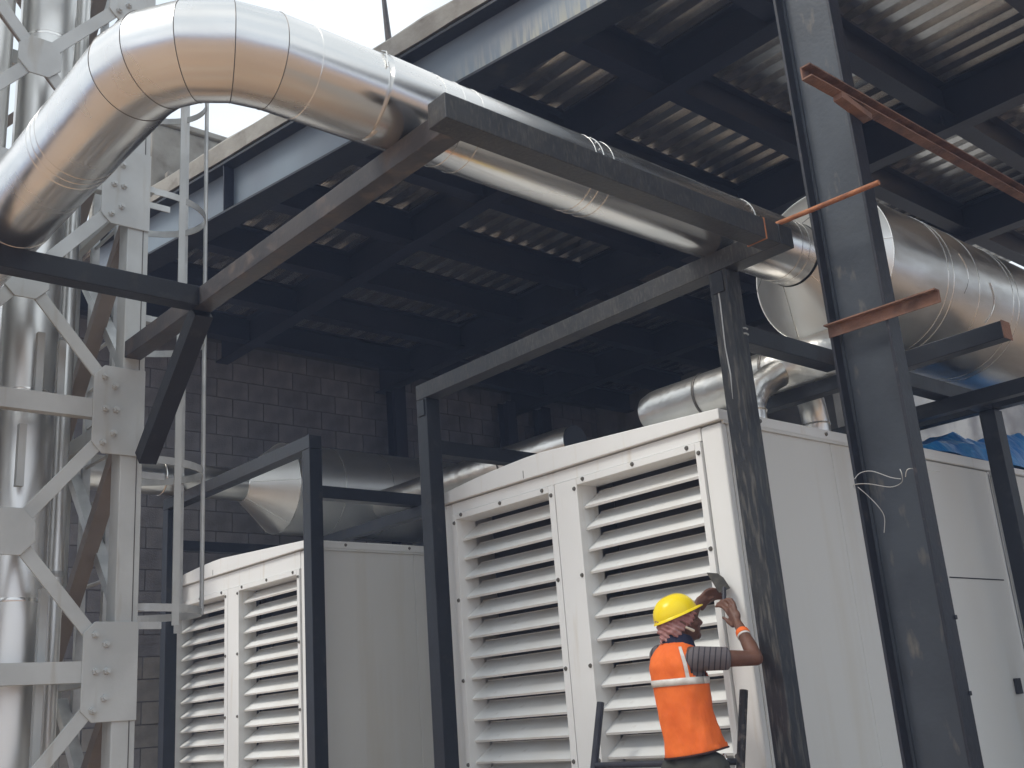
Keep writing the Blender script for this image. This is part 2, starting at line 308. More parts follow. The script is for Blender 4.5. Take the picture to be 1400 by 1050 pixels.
bw_ = MB().box(-40, 10, 28, 28.4, 0, 10).box(-40, 10, 27.95, 28.45, 10, 10.15).build('boundary_wall', 'render'); tag(bw_, 'pale stained concrete wall far behind, seen above the blue tarpaulin', 'wall')
tag(MB().box(-60, -6.2, 12.7, 27.9, .004, .03).build('deck_reflection_ground', 'slabfloor'), kind='structure')  # unseen grey ground added to neutralise the reflections in the deck
# roof stair head
ph = thing('concrete_parapet', (-9.2, 5, 6.54), 'grey concrete parapet standing on the roof slab behind the duct bend', 'parapet')
mb = MB().box(-10.6, -9.0, 3.78, 9.5, 6.54, 7.3); mb.build('parapet_wall', 'concrete', ph, bevel=.02)
MB().box(-10.65, -8.96, 3.74, 9.55, 7.3, 7.36).build('coping', 'concrete', ph, bevel=.01)
MB().box(-8.97, -8.9, 3.9, 9.4, 6.70, 6.76).build('ledge', 'concrete', ph, bevel=.01)
tag(MB().tube([(-5.9, 4.37, 6.5), (-5.93, 4.34, 7.2), (-5.9, 4.30, 8.6)], [.03, .016, .014], 8).build('starter_bar', 'brownsteel', smooth=True), 'thin dark bar sticking up from the roof slab edge', 'rebar')
# ------------------------------------------------------------------ lattice chimney tower
TX0, TX1, TY0, TY1, TZ = -7.10, -5.99, 1.15, 2.42, 9.2
tw = thing('chimney_tower', (-6.5, 1.8, 0), 'tall grey lattice steel tower with bolted gusset plates around the flues', 'tower')
LV = [.50, 1.95, 3.40, 4.82, 6.25, 7.7, 9.1]
for x in (TX0, TX1):
    for y in (TY0, TY1):
        s1 = 1 if x > -6.5 else -1
        mb = MB().box(x - .065, x + .065, y - .065, y + .065, 0, TZ)
        mb.box(x - .065, x + .065, y - .003, y + .003, 0, TZ) if 0 else None
        o = mb.build('leg', 'tower', tw, bevel=.006)
        for e in (-.03, .03):
            if x == TX1: MB().box(x + .065, x + .069, y + e - .002, y + e + .002, 0, TZ).build('leg_seam', 'darkseam', o) if e > 0 else None
boltm = MB().cyl((0, 0, 0), (.018, 0, 0), .02, .018, 6).cyl((.018, 0, 0), (.034, 0, 0), .011, .011, 6).mesh('bolt', 'tower')
def octo(c, w, h, ch, ax='x', t=.012):
    pts = [(-w + ch, -h), (w - ch, -h), (w, -h + ch), (w, h - ch), (w - ch, h), (-w + ch, h), (-w, h - ch), (-w, -h + ch)]
    return [(c[0] + (0 if ax == 'x' else a), c[1] + (a if ax == 'x' else 0), c[2] + b_) for a, b_ in pts]
def plate(c, w, h, ch, ax, side, t=.012, half=None):
    P = octo(c, w, h, ch, ax)
    if half: P = half(c, w, h, ch)
    d = V(t * side, 0, 0) if ax == 'x' else V(0, t * side, 0); k = len(P)
    mb = MB(); mb.add([V(*p) for p in P] + [V(*p) + d for p in P], [tuple(range(k)), tuple(range(k, 2 * k))[::-1]] + [(i, (i + 1) % k, k + (i + 1) % k, k + i) for i in range(k)])
    return mb
def legplate(sgn):
    def f(c, w, h, ch):      # straight outer edge, chamfered inner corners
        pts = [(sgn * -w, h - ch), (sgn * (-w + ch), h), (sgn * w, h), (sgn * w, -h), (sgn * (-w + ch), -h), (sgn * -w, -h + ch)]
        return [(c[0], c[1] + a, c[2] + b_) for a, b_ in pts]
    return f
xf = TX1 + .066
for k, z in enumerate(LV):
    for y, sg in ((TY1, 1), (TY0, -1)):
        cy = y - sg * .085
        gpl = plate((xf, cy, z), .15, .26, .06, 'x', 1, .012, legplate(sg)).build('gusset_plate', 'tower', tw, bevel=.003)
        if sg > 0:
            for a, b_ in ((-.09, .19), (-.03, .14), (-.08, 0), (-.02, 0), (-.03, -.14), (-.09, -.20)): inst('bolt', boltm, gpl, (xf + .012, cy + a, z + b_))
    # struts between legs, all faces
    for xx in (xf - .03, TX0):
        MB().prof((xx, TY0 + .06, z), (xx, TY1 - .06, z), [(-.03, -.055), (.03, -.055), (.03, .055), (.02, .055), (.02, -.043), (-.03, -.043)], (0, 0, 1)).build('strut', 'tower', tw)
    for yy in (TY0, TY1):
        MB().beam((TX0 + .06, yy, z), (TX1 - .06, yy, z), .05, .09).build('strut', 'tower', tw)
    plate((TX0, TY1 - .07, z), .12, .2, .05, 'x', -1).build('gusset_plate', 'tower', tw)
for k in range(len(LV) - 1):
    z0, z1 = LV[k], LV[k + 1]; zc = (z0 + z1) / 2; yc = (TY0 + TY1) / 2
    cp = plate((xf, yc, zc), .125, .125, .07, 'x', 1).build('gusset_plate', 'tower', tw, bevel=.003)
    for (y, z) in ((TY1 - .17, z0 + .17), (TY1 - .17, z1 - .17), (TY0 + .17, z0 + .17), (TY0 + .17, z1 - .17)):
        d = V(0, yc - y, zc - z).normalized()
        MB().beam((xf - .008, y - d.y * .06, z - d.z * .06), (xf - .008, yc - d.y * .05, zc - d.z * .05), .075, .014, up=(1, 0, 0)).build('diagonal_brace', 'tower', tw, bevel=.002)
        MB().beam((xf - .05, y + .02 * d.z, z), (xf - .05, yc, zc), .012, .06, up=(1, 0, 0)).build('brace_leg', 'towerb', tw)
    for yy, mt in ((TY1 - .01, 'tower'), (TY0 + .01, 'tower')):
        MB().prof((TX1 - .05, yy, z1 - .16), (TX0 + .05, yy, z0 + .1), [(-.035, -.045), (.035, -.045), (.035, .045), (-.035, .045)], (0, 1, 0)).build('diagonal_brace', 'towerb', tw)
        MB().prof((TX0 + .05, yy + .072, z1 - .1), (TX1 - .02, yy + .072, z0 + .14), [(-.03, -.035), (.03, -.035), (.03, .035), (-.03, .035)], (0, 1, 0)).build('diagonal_brace', 'galv', tw)  # paler material stands for the sky reflected on this brace
    for s_ in (1, -1):
        MB().beam((TX0, TY0 + .05, z0 if s_ > 0 else z1), (TX0, TY1 - .05, z1 if s_ > 0 else z0), .06, .012, up=(1, 0, 0)).build('diagonal_brace', 'towerb', tw)
# short square tubes clamped inside the tower
for y, z0, z1 in ((1.93, 3.47, 3.85), (2.05, 3.47, 3.82), (1.86, 2.95, 3.3), (2.02, 1.3, 2.4)):
    MB().box(xf - .17, xf - .13, y - .02, y + .02, z0, z1).build('hanger_tube', 'tower', tw)
# flues
FL = [(-6.27, 1.18, 'leftmost front flue of the tower, bright stainless'), (-6.27, 1.56, 'middle front stainless flue behind the round gusset plates'), (-6.30, 1.94, 'front stainless flue nearest the bolted tower leg'),
      (-6.72, 1.34, 'rear stainless flue at the far left inside the tower'), (-6.74, 1.70, 'rear stainless flue seen between the front flues'), (-6.76, 2.05, 'rear stainless flue nearest the block wall side')]
for i, (x, y, lb) in enumerate(FL):
    f = thing('chimney_flue', (x, y, 0), lb, 'flue pipe', 'stainless flues inside the lattice tower')
    rr = .155 if i < 3 else .15; z = 0
    while z < 9.6:
        z1 = min(z + 1.18, 9.7); MB().cyl((x, y, z), (x, y, z1 - .012), rr, rr, 40).build('flue_section', 'flue', f, smooth=True)
        MB().torus((x, y, z1 - .006), (0, 0, 1), rr - .001, .004, 40, 6, .012).build('joint_band', 'seam', f, smooth=True); z = z1
for i, (x, y, q) in enumerate(((-6.55, 2.24, .045), (-6.9, 2.28, .035), (-6.62, 2.10, .03))):
    lb = ('slim vertical steel pipe just inside the bolted tower leg', 'thin pipe beside the rear tower leg', 'thinnest upright pipe between two flues')[i]
    pp = thing('riser_pipe', (x, y, 0), lb, 'pipe', 'slim pipes inside the lattice tower'); MB().cyl((x, y, 0), (x, y, 9.4), q, n=16).build('pipe', 'flue', pp, smooth=True)
    for z in (1.1, 2.55, 4.0, 5.4): MB().torus((x, y, z), (0, 0, 1), q, .006, 16, 6, .02).build('pipe_coupling', 'galv', pp)
# caged ladder
ld = thing('caged_ladder', (-6.3, 2.7, 0), 'pale steel ladder with round safety hoops fixed to the tower beside the white machine', 'ladder')
for x in (-6.97, -6.55): MB().box(x - .02, x + .02, 2.52, 2.57, 1.6, 9).build('stile', 'galv', ld)
for k in range(28): MB().cyl((-6.97, 2.545, 1.75 + k * .26), (-6.55, 2.545, 1.75 + k * .26), .012, n=8).build('rung', 'galv', ld)
CX, CY = -6.32, 2.62
def cage(a): return (CX + .30 * math.cos(a), CY + .40 * max(-.2, math.sin(a)))
for z in (2.30, 3.16, 4.03, 4.90, 5.78, 6.65):
    mb = MB(); n = 28; rs = []
    for i in range(n + 1):
        a = R(-12) + R(204) * i / n; ca, sa = math.cos(a), math.sin(a); c = V(CX + .31 * ca, CY + .40 * sa, z); e = V(ca, sa, 0)
        rs.append([c + e * q + V(0, 0, w) for q, w in ((-.003, -.022), (.003, -.022), (.003, .022), (-.003, .022))])
    mb.rings(rs); mb.build('hoop', 'galv', ld)
    MB().box(-6.06, -6.0, 2.48, 2.55, z - .02, z + .02).build('cage_bracket', 'galv', ld)
    MB().beam((-6.02, 2.48, z - .1), (-6.02, 2.66, z - .1), .008, .04).build('cage_bracket', 'galv', ld)
a = R(18); MB().box(CX + .31 * math.cos(a), CX + .31 * math.cos(a) + .007, CY + .4 * math.sin(a) - .021, CY + .4 * math.sin(a) + .021, 2.2, 8.5).build('cage_strap', 'tower', ld)
MB().cyl((-6.26, 3.02, 2.29), (-6.26, 3.02, 8.5), .014, n=10).build('cage_rod', 'galv', ld, smooth=True)
a = R(120); MB().box(CX + .31 * math.cos(a), CX + .31 * math.cos(a) + .007, CY + .4 * math.sin(a) - .025, CY + .4 * math.sin(a) + .025, 2.2, 8.5).build('cage_strap', 'galv', ld)
# ------------------------------------------------------------------ support frames
def frame(x0, x1, lab):
    f = thing('pipe_support_frame', ((x0 + x1) / 2, 4.48, 0), lab, 'steel frame', 'dark tube frames round the white machines')
    near = x1 > -5
    for x in (x0, x1):
        MB().box(x, x + .115, 4.42, 4.535, .12, 3.722).build('post', 'postpaint' if near and x == x1 else 'steel', f, bevel=.004)
        MB().box(x, x + .11, 7.28, 7.4, .12, 3.328).build('post', 'steel', f, bevel=.004)
        MB().box(x + .004, x + .106, 4.538, 7.276, 3.33, 3.43).build('side_rail', 'steel', f, bevel=.004)
    MB().box(x0, x1 + (.47 if near else .115), 4.42, 4.535, 3.724, 3.834).build('top_beam', 'dusty' if near else 'steel', f, bevel=.004)
    MB().box(x0 + .12, x1 + (1.02 if near else .3), 5.46, 5.55, 3.232, 3.326).build('cross_beam', 'steel', f, bevel=.004)
    if near: MB().box(x1 + 1.021, x1 + 1.026, 5.458, 5.552, 3.23, 3.328).build('beam_end', 'rust', f)
    MB().box(x0 - .1, x1 + (.9 if near else .1), 6.66, 6.74, 3.232, 3.326).build('cross_beam', 'steel', f, bevel=.004)
    MB().box(x0 + .12, x1 + (1.1 if near else .3), 7.29, 7.38, 3.332, 3.42).build('cross_beam', 'steel', f, bevel=.004)
    return f
f1 = frame(-5.86, -3.24, 'dark tube frame with dusty top beam standing over the near white machine')
f2 = frame(-10.02, -7.41, 'dark tube frame standing over the far white machine beside the block wall')
br = thing('pipe_bracket_frame', (-2.85, 3.4, 3.8), 'dark welded bracket of tubes carrying the silver duct between post and tower', 'steel bracket')
MB().box(-2.885, -2.775, 2.300, 4.418, 3.724, 3.834).build('side_beam', 'dusty', br, bevel=.004)
MB().box(-5.93, -2.888, 2.36, 2.46, 3.728, 3.830).build('long_beam', 'brownsteel', br, bevel=.004)
MB().box(-5.055, -4.955, .3, 2.358, 3.724, 3.832).build('tower_beam', 'steel', br, bevel=.004)
MB().beam((-5.03, 2.41, 3.725), (-5.80, 2.45, 3.10), .10, .10, up=(0, 1, 0)).build('diagonal_strut', 'steel', br, bevel=.004)
MB().box(-2.89, -2.773, 4.3, 4.31, 3.722, 3.836).build('weld_mark', 'orust', br)
# ------------------------------------------------------------------ exhaust duct (near)
PX, PZ, PY = -3.21, 4.015, 1.43; r = .186
du = thing('exhaust_duct', (PX, 3, PZ), 'big shiny aluminium clad duct bending over the bracket towards the tower', 'duct')
def ringpts(c, dirv, rad, n=56, upv=V(0, 0, 1)):
    s_ = dirv.cross(upv).normalized(); return [c + (s_ * math.cos(2 * math.pi * i / n) + upv * math.sin(2 * math.pi * i / n)) * rad for i in range(n)]
def ductseg(c0, d0, c1, d1, rad=r, m='alu', name='duct_section', par=du):
    rs = [];
    for t_ in (0, .5, 1): 
        c = c0.lerp(c1, t_)
        if t_ == 0: rs.append(miter(c0, (c1 - c0).normalized(), d0, rad))
        elif t_ == 1: rs.append(miter(c1, (c1 - c0).normalized(), d1, rad))
    return MB().rings(rs, caps=False).build(name, m, par, smooth=True)
def miter(c, axis, pn, rad, n=64):      # circle of the cylinder along axis cut by plane pn
    up = V(0, 0, 1); s_ = axis.cross(up).normalized(); up = s_.cross(axis)
    out_ = []
    for i in range(n):
        e = (s_ * math.cos(2 * math.pi * i / n) + up * math.sin(2 * math.pi * i / n)) * rad
        t_ = -(e.dot(pn)) / axis.dot(pn); out_.append(c + e + axis * t_)
    return out_
def seamring(c, axis, pn, rad, par, m='seam', t_=.0035):
    P = miter(c, axis, pn, rad); mb = MB(); rs = []
    for p in P:
        e = (p - c); e = (e - axis * e.dot(axis)).normalized(); q = pn
        rs.append([p + e * t_ * 1.2, p + q * t_, p - e * .002, p - q * t_])
    return mb.rings(rs, close=True).build('seam_ring', m, par, smooth=True)
# elbow centreline: from +Y run into -X run, gores
Rb = .37; C0 = V(PX - Rb, PY + Rb, PZ)      # bend centre
pts = [V(PX, 5.20, PZ), V(PX, 4.62, PZ), V(PX, 3.45, PZ), V(PX, 2.62, PZ), V(PX, 1.93, PZ)]
G = 4
bend = []
for i in range(G + 1):
    a = R(90) * i / G; bend.append((a, C0 + V(math.cos(a) * Rb, -math.sin(a) * Rb, 0)))
gpts = [b_[1] for b_ in bend]
path = pts + gpts + [V(-4.25, PY, PZ), V(-4.95, PY, PZ), V(-6.15, PY, PZ)]
# miter planes
def mid(i):
    if i == 0: return (path[1] - path[0]).normalized()
    if i == len(path) - 1: return (path[-1] - path[-2]).normalized()
    return ((path[i] - path[i - 1]).normalized() + (path[i + 1] - path[i]).normalized()).normalized()
for i in range(len(path) - 1):
    nm = 'elbow_gore' if 5 <= i <= 8 else 'duct_section'
    ax = (path[i + 1] - path[i]).normalized()
    MB().rings([miter(path[i], ax, mid(i), r), miter(path[i + 1], ax, mid(i + 1), r)], caps=False).build(nm, 'alu', du, smooth=True)
    if i: seamring(path[i], ax, mid(i), r, du, 'darkseam' if 5 <= i <= 9 else 'seam', .0018)
for yy in (2.52, 3.40, 3.52, 2.72, 5.05, 5.12): seamring(V(PX, yy, PZ), V(0, 1, 0), V(0, 1, 0), r + .0005, du, 'seam', .0014)
for xx_ in (-4.15, -4.2, -4.98): seamring(V(xx_, PY, PZ), V(-1, 0, 0), V(-1, 0, 0), r + .0005, du, 'seam', .0014)
rv = MB().ell((0, 0, 0), (.0045, .0045, .0045), n=6, m=4).mesh('rivet', 'seam')
for yy in (2.49, 3.43, 4.6):
    for q in range(-60, 75, 15): inst('rivet', rv, du, (PX + (r + .001) * math.cos(R(q)), yy, PZ + (r + .001) * math.sin(R(q))))
# lifted cladding flap where the duct crosses the bracket beam
mb = MB(); rs = []
for i in range(25):
    a = R(-100 + 175 * i / 24); e = V(math.cos(a), 0, math.sin(a)); lift = .003 + .016 * max(0, math.sin(math.pi * i / 24)) ** 2
    rs.append([V(PX, 2.235, PZ) + e * (r + .001), V(PX, 2.25 - .02 * math.sin(i * .2), PZ) + e * (r + lift), V(PX, 2.256, PZ) + e * (r + lift), V(PX, 2.50, PZ) + e * (r + .003)])
mb.rings(rs); mb.build('saddle_flap', 'alu', du, smooth=True)
mb = MB(); mb.tube([(PX + .19, 2.22, PZ + .03), (PX + .165, 2.235, PZ + .12), (PX + .1, 2.26, PZ + .17)], .003, 6); mb.build('flap_edge', 'seam', du)
# ------------------------------------------------------------------ silencers
def silencer(cx, cz, rad, y0, y1, yend, pr, lab, seams, m, cone_m, pipe0=None):
    s_ = thing('exhaust_silencer', (cx, (y1 + yend) / 2, cz), lab, 'silencer', 'aluminium clad exhaust silencers under the canopy')
    def ring(y, rr, n=72): return [V(cx + rr * math.cos(2 * math.pi * i / n), y, cz + rr * math.sin(2 * math.pi * i / n)) for i in range(n)]
    MB().rings([ring(y0, pr + .003), ring(y1, rad)], caps=False).build('cone', cone_m, s_, smooth=True)
    bd = sorted([y1] + [q for q in seams if y1 < q < yend] + [yend])
    for a, b_ in zip(bd, bd[1:]):
        MB().rings([ring(a, rad), ring((a + b_) / 2, rad + random.uniform(-.004, .004)), ring(b_, rad)], caps=False).build('shell_section', m, s_, smooth=True)
    for q in [y1] + seams:
        MB().torus((cx, q, cz), (0, 1, 0), rad + .0005, .0025, 72, 6, .004).build('seam_ring', 'seam', s_, smooth=True)
    MB().rings([ring(yend, rad), ring(yend + .3, pr)], caps=True).build('end_cone', m, s_, smooth=True)
    for a in (0, 1.05, 2.1, 3.14, 4.2, 5.25):
        e0 = V(cx + (pr + .004) * math.cos(a), y0, cz + (pr + .004) * math.sin(a)); e1 = V(cx + (rad + .002) * math.cos(a), y1, cz + (rad + .002) * math.sin(a))
        MB().tube([e0, e1], .003, 5).build('cone_seam', 'seam', s_)
    return s_
s1 = silencer(PX, PZ, .475, 5.22, 5.52, 9.3, r, 'huge silver silencer drum behind the near grey column', [6.15, 6.22, 6.55, 7.02, 7.1, 7.85, 8.6], 'alu2', 'cone')
for yy, aa in ((6.35, -20), (6.7, -35), (7.45, -25)):
    mb = MB(); mb.tube([V(PX + .477 * math.cos(R(aa + q)), yy + .05 * math.sin(q * .1), PZ + .477 * math.sin(R(aa + q))) for q in range(0, 34, 4)], .003, 5); mb.build('clip_edge', 'seam', s1)
# second exhaust line at the block wall
X2 = -9.82
s2 = silencer(X2, 4.0, .475, 5.16, 5.56, 8.6, .165, 'silver silencer drum with a pointed cone in front of the dark block wall', [6.1, 6.7, 7.3, 7.4], 'cone', 'cone')
d2 = thing('exhaust_duct', (X2, 3, 4.0), 'slim silver duct running straight from the far silencer cone to the tower', 'duct')
yy = 1.9
for b_ in (2.6, 3.4, 4.3, 5.16):
    MB().cyl((X2, yy, 4.0), (X2, b_, 4.0), .165, n=40, caps=False).build('duct_section', 'alu2', d2, smooth=True); MB().torus((X2, b_, 4.0), (0, 1, 0), .166, .005, 40, 6, .008).build('seam_ring', 'seam', d2, smooth=True); yy = b_
MB().cyl((X2 , 1.9, 4.0), (-6.98, 1.9, 4.0), .16, n=32, caps=True).build('duct_section', 'alu2', d2, smooth=True)
# ------------------------------------------------------------------ exhaust headers on top of the machines
def header(x0, x1, y, z, rad, lab):
    h = thing('exhaust_header', ((x0 + x1) / 2, y, z), lab, 'exhaust pipe')
    n = 36; rs = []; k = 26
    for i in range(k + 1):
        x = x0 + (x1 - x0) * i / k; q = 1.0 if i > 1 else (.86 if i == 0 else .97)
        rs.append([V(x, y + math.cos(2 * math.pi * j / n) * rad * q * (1 + random.uniform(-.006, .006)), z + math.sin(2 * math.pi * j / n) * rad * q * (1 + random.uniform(-.006, .006))) for j in range(n)])
    MB().rings(rs).build('header_cladding', 'crumple', h, smooth=60)
    for q in (.3, .62): MB().torus((x0 + (x1 - x0) * q, y, z), (1, 0, 0), rad + .003, .004, 36, 6, .01).build('seam_ring', 'darkseam', h)
    return h
h1 = header(-4.66, -3.02, 5.5, 3.455, .148, 'crumpled foil clad pipe lying along the top of the near white machine')
for y in (5.18, 5.84):
    e = 1 if y < 5.5 else -1
    MB().tube([(-3.62, y, 3.03), (-3.62, y, 3.20), (-3.60, y + e * .05, 3.30), (-3.56, y + e * .16, 3.38), (-3.5, 5.5, 3.46)], .085, 20).build('riser_pipe', 'crumple', h1, smooth=60)
    MB().torus((-3.62, y, 3.16), (0, 0, 1), .086, .006, 24, 6).build('seam_ring', 'seam', h1)
MB().cyl((-3.08, 5.40, 3.36), (-3.08, 5.40, 3.47), .022, n=10).build('clamp', 'black', h1)
h2 = header(-6.50, -9.42, 6.62, 3.82, .165, 'dull round pipe end showing above the left half of the near machine lid')
MB().cyl((-6.496, 6.62, 3.82), (-6.488, 6.62, 3.82), .15, n=32).build('end_cap', 'roofsteel', h2)
# ------------------------------------------------------------------ generator enclosures
scr = MB().cyl((0, 0, 0), (0, -.008, 0), .014, .010, 8).mesh('screw', 'screw')
def enclosure(xr, w, lab, zf=2.868, z0=2.737, y1=7.68, front=True, ys=4.6):
    xl = xr - w
    g = thing('generator_enclosure', ((xl + xr) / 2, (ys + y1) / 2, .12), lab, 'generator', 'white louvred generator enclosures in a row')
    zb, zt = .3, 2.985
    k = w / 2.47
    L0, L1, R0, R1 = xl + .185 * k, xl + 1.11 * k, xl + 1.36 * k, xr - .185
    zo = .5
    yb = ys + .012
    # front framing: stiles, header, sill
    MB().box(xl, L0 - .045, yb, yb + .05, zb, zt).build('corner_stile', 'white', g, bevel=.003)
    MB().box(R1 + .045, xr, yb, yb + .05, zb, zt).build('corner_stile', 'white', g, bevel=.012)
    MB().box(L0 - .043, R1 + .043, yb, yb + .05, zf + .045, zt).build('header_panel', 'white', g, bevel=.002)
    MB().box(L0 - .043, R1 + .043, yb, yb + .05, zb, zo - .04).build('sill_panel', 'white', g, bevel=.002)
    xm = (L1 + R0) / 2 - .07
    for a, b_ in ((L0, L1), (R0, R1)):
        # frame flange round the louvre bay, slightly proud, with deep reveals
        o1, o2 = (.04, xm - L1 - .003) if a == L0 else (R0 - xm - .003, .04)
        fr_ = MB().box(a - o1, a, ys, yb + .16, zo - .04, zf + .04).box(b_, b_ + o2, ys, yb + .16, zo - .04, zf + .04).box(a + .001, b_ - .001, ys, yb + .16, zf, zf + .0405).box(a + .001, b_ - .001, ys, yb + .16, zo - .0405, zo)
        fo = fr_.build('louvre_frame', 'white', g, bevel=.002)
        sm = MB(); t_ = .004; P = [(0, 0), (.006, -.013), (.010, -.013), (.010, -.002), (.150, .100), (.154, .110), (.146, .110), (.144, .103)]
        sm.prof((0, 0, 0), (b_ - a - .002, 0, 0), [(-p, q) for p, q in P], (0, 0, 1)); sme = sm.mesh('louvre_slat', 'slat')
        z = z0
        while z > zo - .01:
            inst('louvre_slat', sme, fo, (a + .001, ys + .045, z), (random.uniform(-.012, .012), random.uniform(-.0025, .0025), 0)); z -= .1303
        for zz in [zf - .02 - i * .52 for i in range(5)]:
            inst('screw', scr, fo, (a - .022, ys, zz)); inst('screw', scr, fo, (b_ + .022, ys, zz - .0))
        for q in (.06, .5, .94): inst('screw', scr, fo, (a + (b_ - a) * q, ys, zf + .025))
        MB().box(a - .02, b_ + .02, ys + .34, ys + .35, zo - .05, zf + .05).build('louvre_shade_sheet', 'black', g)  # dark sheet added to deepen the shade between the slats
    # side, rear and top
    for x in (xl, xr):
        s_ = 1 if x == xr else -1
        xx0, xx1 = sorted((x, x - s_ * .04)); yv = ys + .064
        for a, b_ in ((yv, 5.648), (5.651, 6.723), (6.728, y1 - .05)):
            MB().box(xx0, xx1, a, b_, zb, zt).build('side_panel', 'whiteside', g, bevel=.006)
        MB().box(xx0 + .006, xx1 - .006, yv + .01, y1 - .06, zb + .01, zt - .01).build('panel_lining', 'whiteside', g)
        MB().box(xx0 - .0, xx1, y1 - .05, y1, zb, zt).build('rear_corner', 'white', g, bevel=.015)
        if s_ > 0:
            MB().box(xr + .001, xr + .003, 6.80, 7.56, 2.208, 2.216).build('door_slot', 'black', g)
            MB().box(xr + .001, xr + .02, 7.40, 7.47, 1.46, 1.56).build('door_handle', 'black', g)
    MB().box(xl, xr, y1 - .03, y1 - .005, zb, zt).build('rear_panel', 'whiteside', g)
    MB().box(xl + .03, xr - .03, ys + .03, y1 - .05, .12, zb).build('base_skid', 'steel', g)
    # crowned lids, folded sheet
    def lid(ya, yb_, up=0):
        n = 16; rs = []
        for i in range(n + 1):
            t_ = i / n; x = xl - .012 + (w + .027) * t_
            zc = 3.06 + (.075 * min(1, t_ / .42) if t_ < .42 else .075 * (1 - (t_ - .42) / .58) - .012 * (t_ - .42)) + up + .012 * math.sin(math.pi * min(1, t_ / .42))
            rs.append([V(x, ya, 2.992), V(x, ya, zc), V(x, yb_, zc), V(x, yb_, 2.992)])
        l_ = MB().rings(rs).build('lid', 'white', g, bevel=.006); return l_
    l1 = lid(ys - .016, 6.25); lid(6.27, y1 + .02, .012)
    MB().box(L1 - .2, L1 - .196, ys - .018, ys - .016, 3.0, 3.05).build('lid_joint', 'darkseam', l1)
    for y in (4.95, 5.6, 6.1): inst('screw', scr, l1, (xr + .015, y, 3.025), (0, 0, R(90)))
    # rain lip on side under lid
    MB().box(xr + .001, xr + .016, ys + .02, 6.24, 2.975, 2.991).build('rain_lip', 'whiteside', g)
    return g
enclosure(-3.43, 2.47, 'near white louvred generator box the worker is standing at')
enclosure(-7.64, 2.62, 'far white louvred generator box beside the ladder and block wall', 2.80, 2.70)
e3 = thing('equipment_cabinet', (-4.6, 9.2, .12), 'plain white cabinet with a tarpaulin on top behind the near machine at the right edge', 'cabinet')
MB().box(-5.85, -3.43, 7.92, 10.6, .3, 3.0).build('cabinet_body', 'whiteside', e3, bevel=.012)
MB().box(-5.87, -3.41, 7.9, 10.62, 3.002, 3.05).build('cabinet_lid', 'white', e3, bevel=.006)
MB().box(-5.8, -3.5, 7.95, 10.5, .12, .3).build('base_skid', 'steel', e3)
# ------------------------------------------------------------------ blue tarpaulin
from mathutils import noise as NZ
mb = MB(); nx, ny = 26, 60; vs = []
for j in range(ny + 1):
    for i in range(nx + 1):
        x = -4.75 + 1.31 * i / nx; y = 6.86 + 3.3 * j / ny
        e = min(1, i / 5, (nx - i) / 3, j / 12, (ny - j) / 5)
        h = .10 + .16 * math.sin(min(1, j / ny * 1.6) * math.pi / 2) + .11 * NZ.noise(V(x * 2.2, y * 1.7, 3)) + .06 * abs(NZ.noise(V(x * 6, y * 5, 1))) + .03 * NZ.noise(V(x * 14, y * 12, 5)) + .09 * math.exp(-((y - 9.1) / .5) ** 2)
        vs.append((x + .04 * NZ.noise(V(y * 3, 0, 0)), y, 3.075 + max(0, e) ** .6 * max(.03, h)))
mb.add(vs, [(j * (nx + 1) + i, j * (nx + 1) + i + 1, (j + 1) * (nx + 1) + i + 1, (j + 1) * (nx + 1) + i) for j in range(ny) for i in range(nx)])
o = mb.build('tarpaulin', 'tarp', loc=(-4, 8, 3.08)); so_ = o.modifiers.new('s', 'SOLIDIFY'); so_.thickness = .004
tag(o, 'crumpled bright blue tarpaulin heaped on the white machine tops at right', 'tarpaulin')
# ------------------------------------------------------------------ rusty bars, angle, rod, wire
mb = MB(); mb.prof((-2.335, 4.17, 4.385), (-2.335, 7.2, 4.385), [(-.028, -.035), (.028, -.035), (.028, -.027), (-.02, -.027), (-.02, .027), (.028, .027), (.028, .035), (-.028, .035)])
MB().tube([(-3.19, 4.418, 3.71), (-3.185, 4.418, 3.55), (-3.192, 4.418, 3.3), (-3.183, 4.418, 3.15), (-3.19, 4.418, 3.02)], [.003, .004, .003, .004, .001], 5).build('paint_drip', 'galv', f1)
bolt2 = MB().cyl((0, 0, 0), (0, -.012, 0), .012, .012, 6).mesh('bolt', 'galv')
for x in (-5.86, -3.24):
    cl = MB().box(x + .02, x + .095, 4.412, 4.419, 3.60, 3.715).build('cleat_plate', 'steel', f1, bevel=.002)
for z in (3.27, 3.3): MB().tube([(-3.125, 4.5 + .02 * i, z + .1 + .004 * (i % 2)) for i in range(3)], .005, 6).build('weld_bead', 'galv', f1)
rb = thing('rusty_channel', (-2.335, 4.6, 4.385), 'long rusty steel channel passing the top of the near column', 'steel channel')
mb.build('channel', 'rust', rb); MB().beam((-2.33, 4.42, 4.335), (-2.33, 4.68, 4.30), .05, .035).build('support_lug', 'rust', rb)
tag(MB().cyl((-2.79, 4.44, 3.842), (-2.215, 4.44, 3.822), .013, n=12).build('rusty_rod', 'orust', smooth=True, loc=(-2.5, 4.44, 3.84)), 'short orange rusty rod from bracket corner across the near column', 'rod')
tag(MB().prof((-2.665, 4.525, 3.235), (-2.085, 4.525, 3.225), [(-.022, -.03), (-.015, -.03), (-.015, .023), (.022, .023), (.022, .03), (-.022, .03)]).build('angle_bracket', 'rust', loc=(-2.4, 4.52, 3.2)), 'rusty brown angle iron welded across the middle of the near column', 'angle iron')
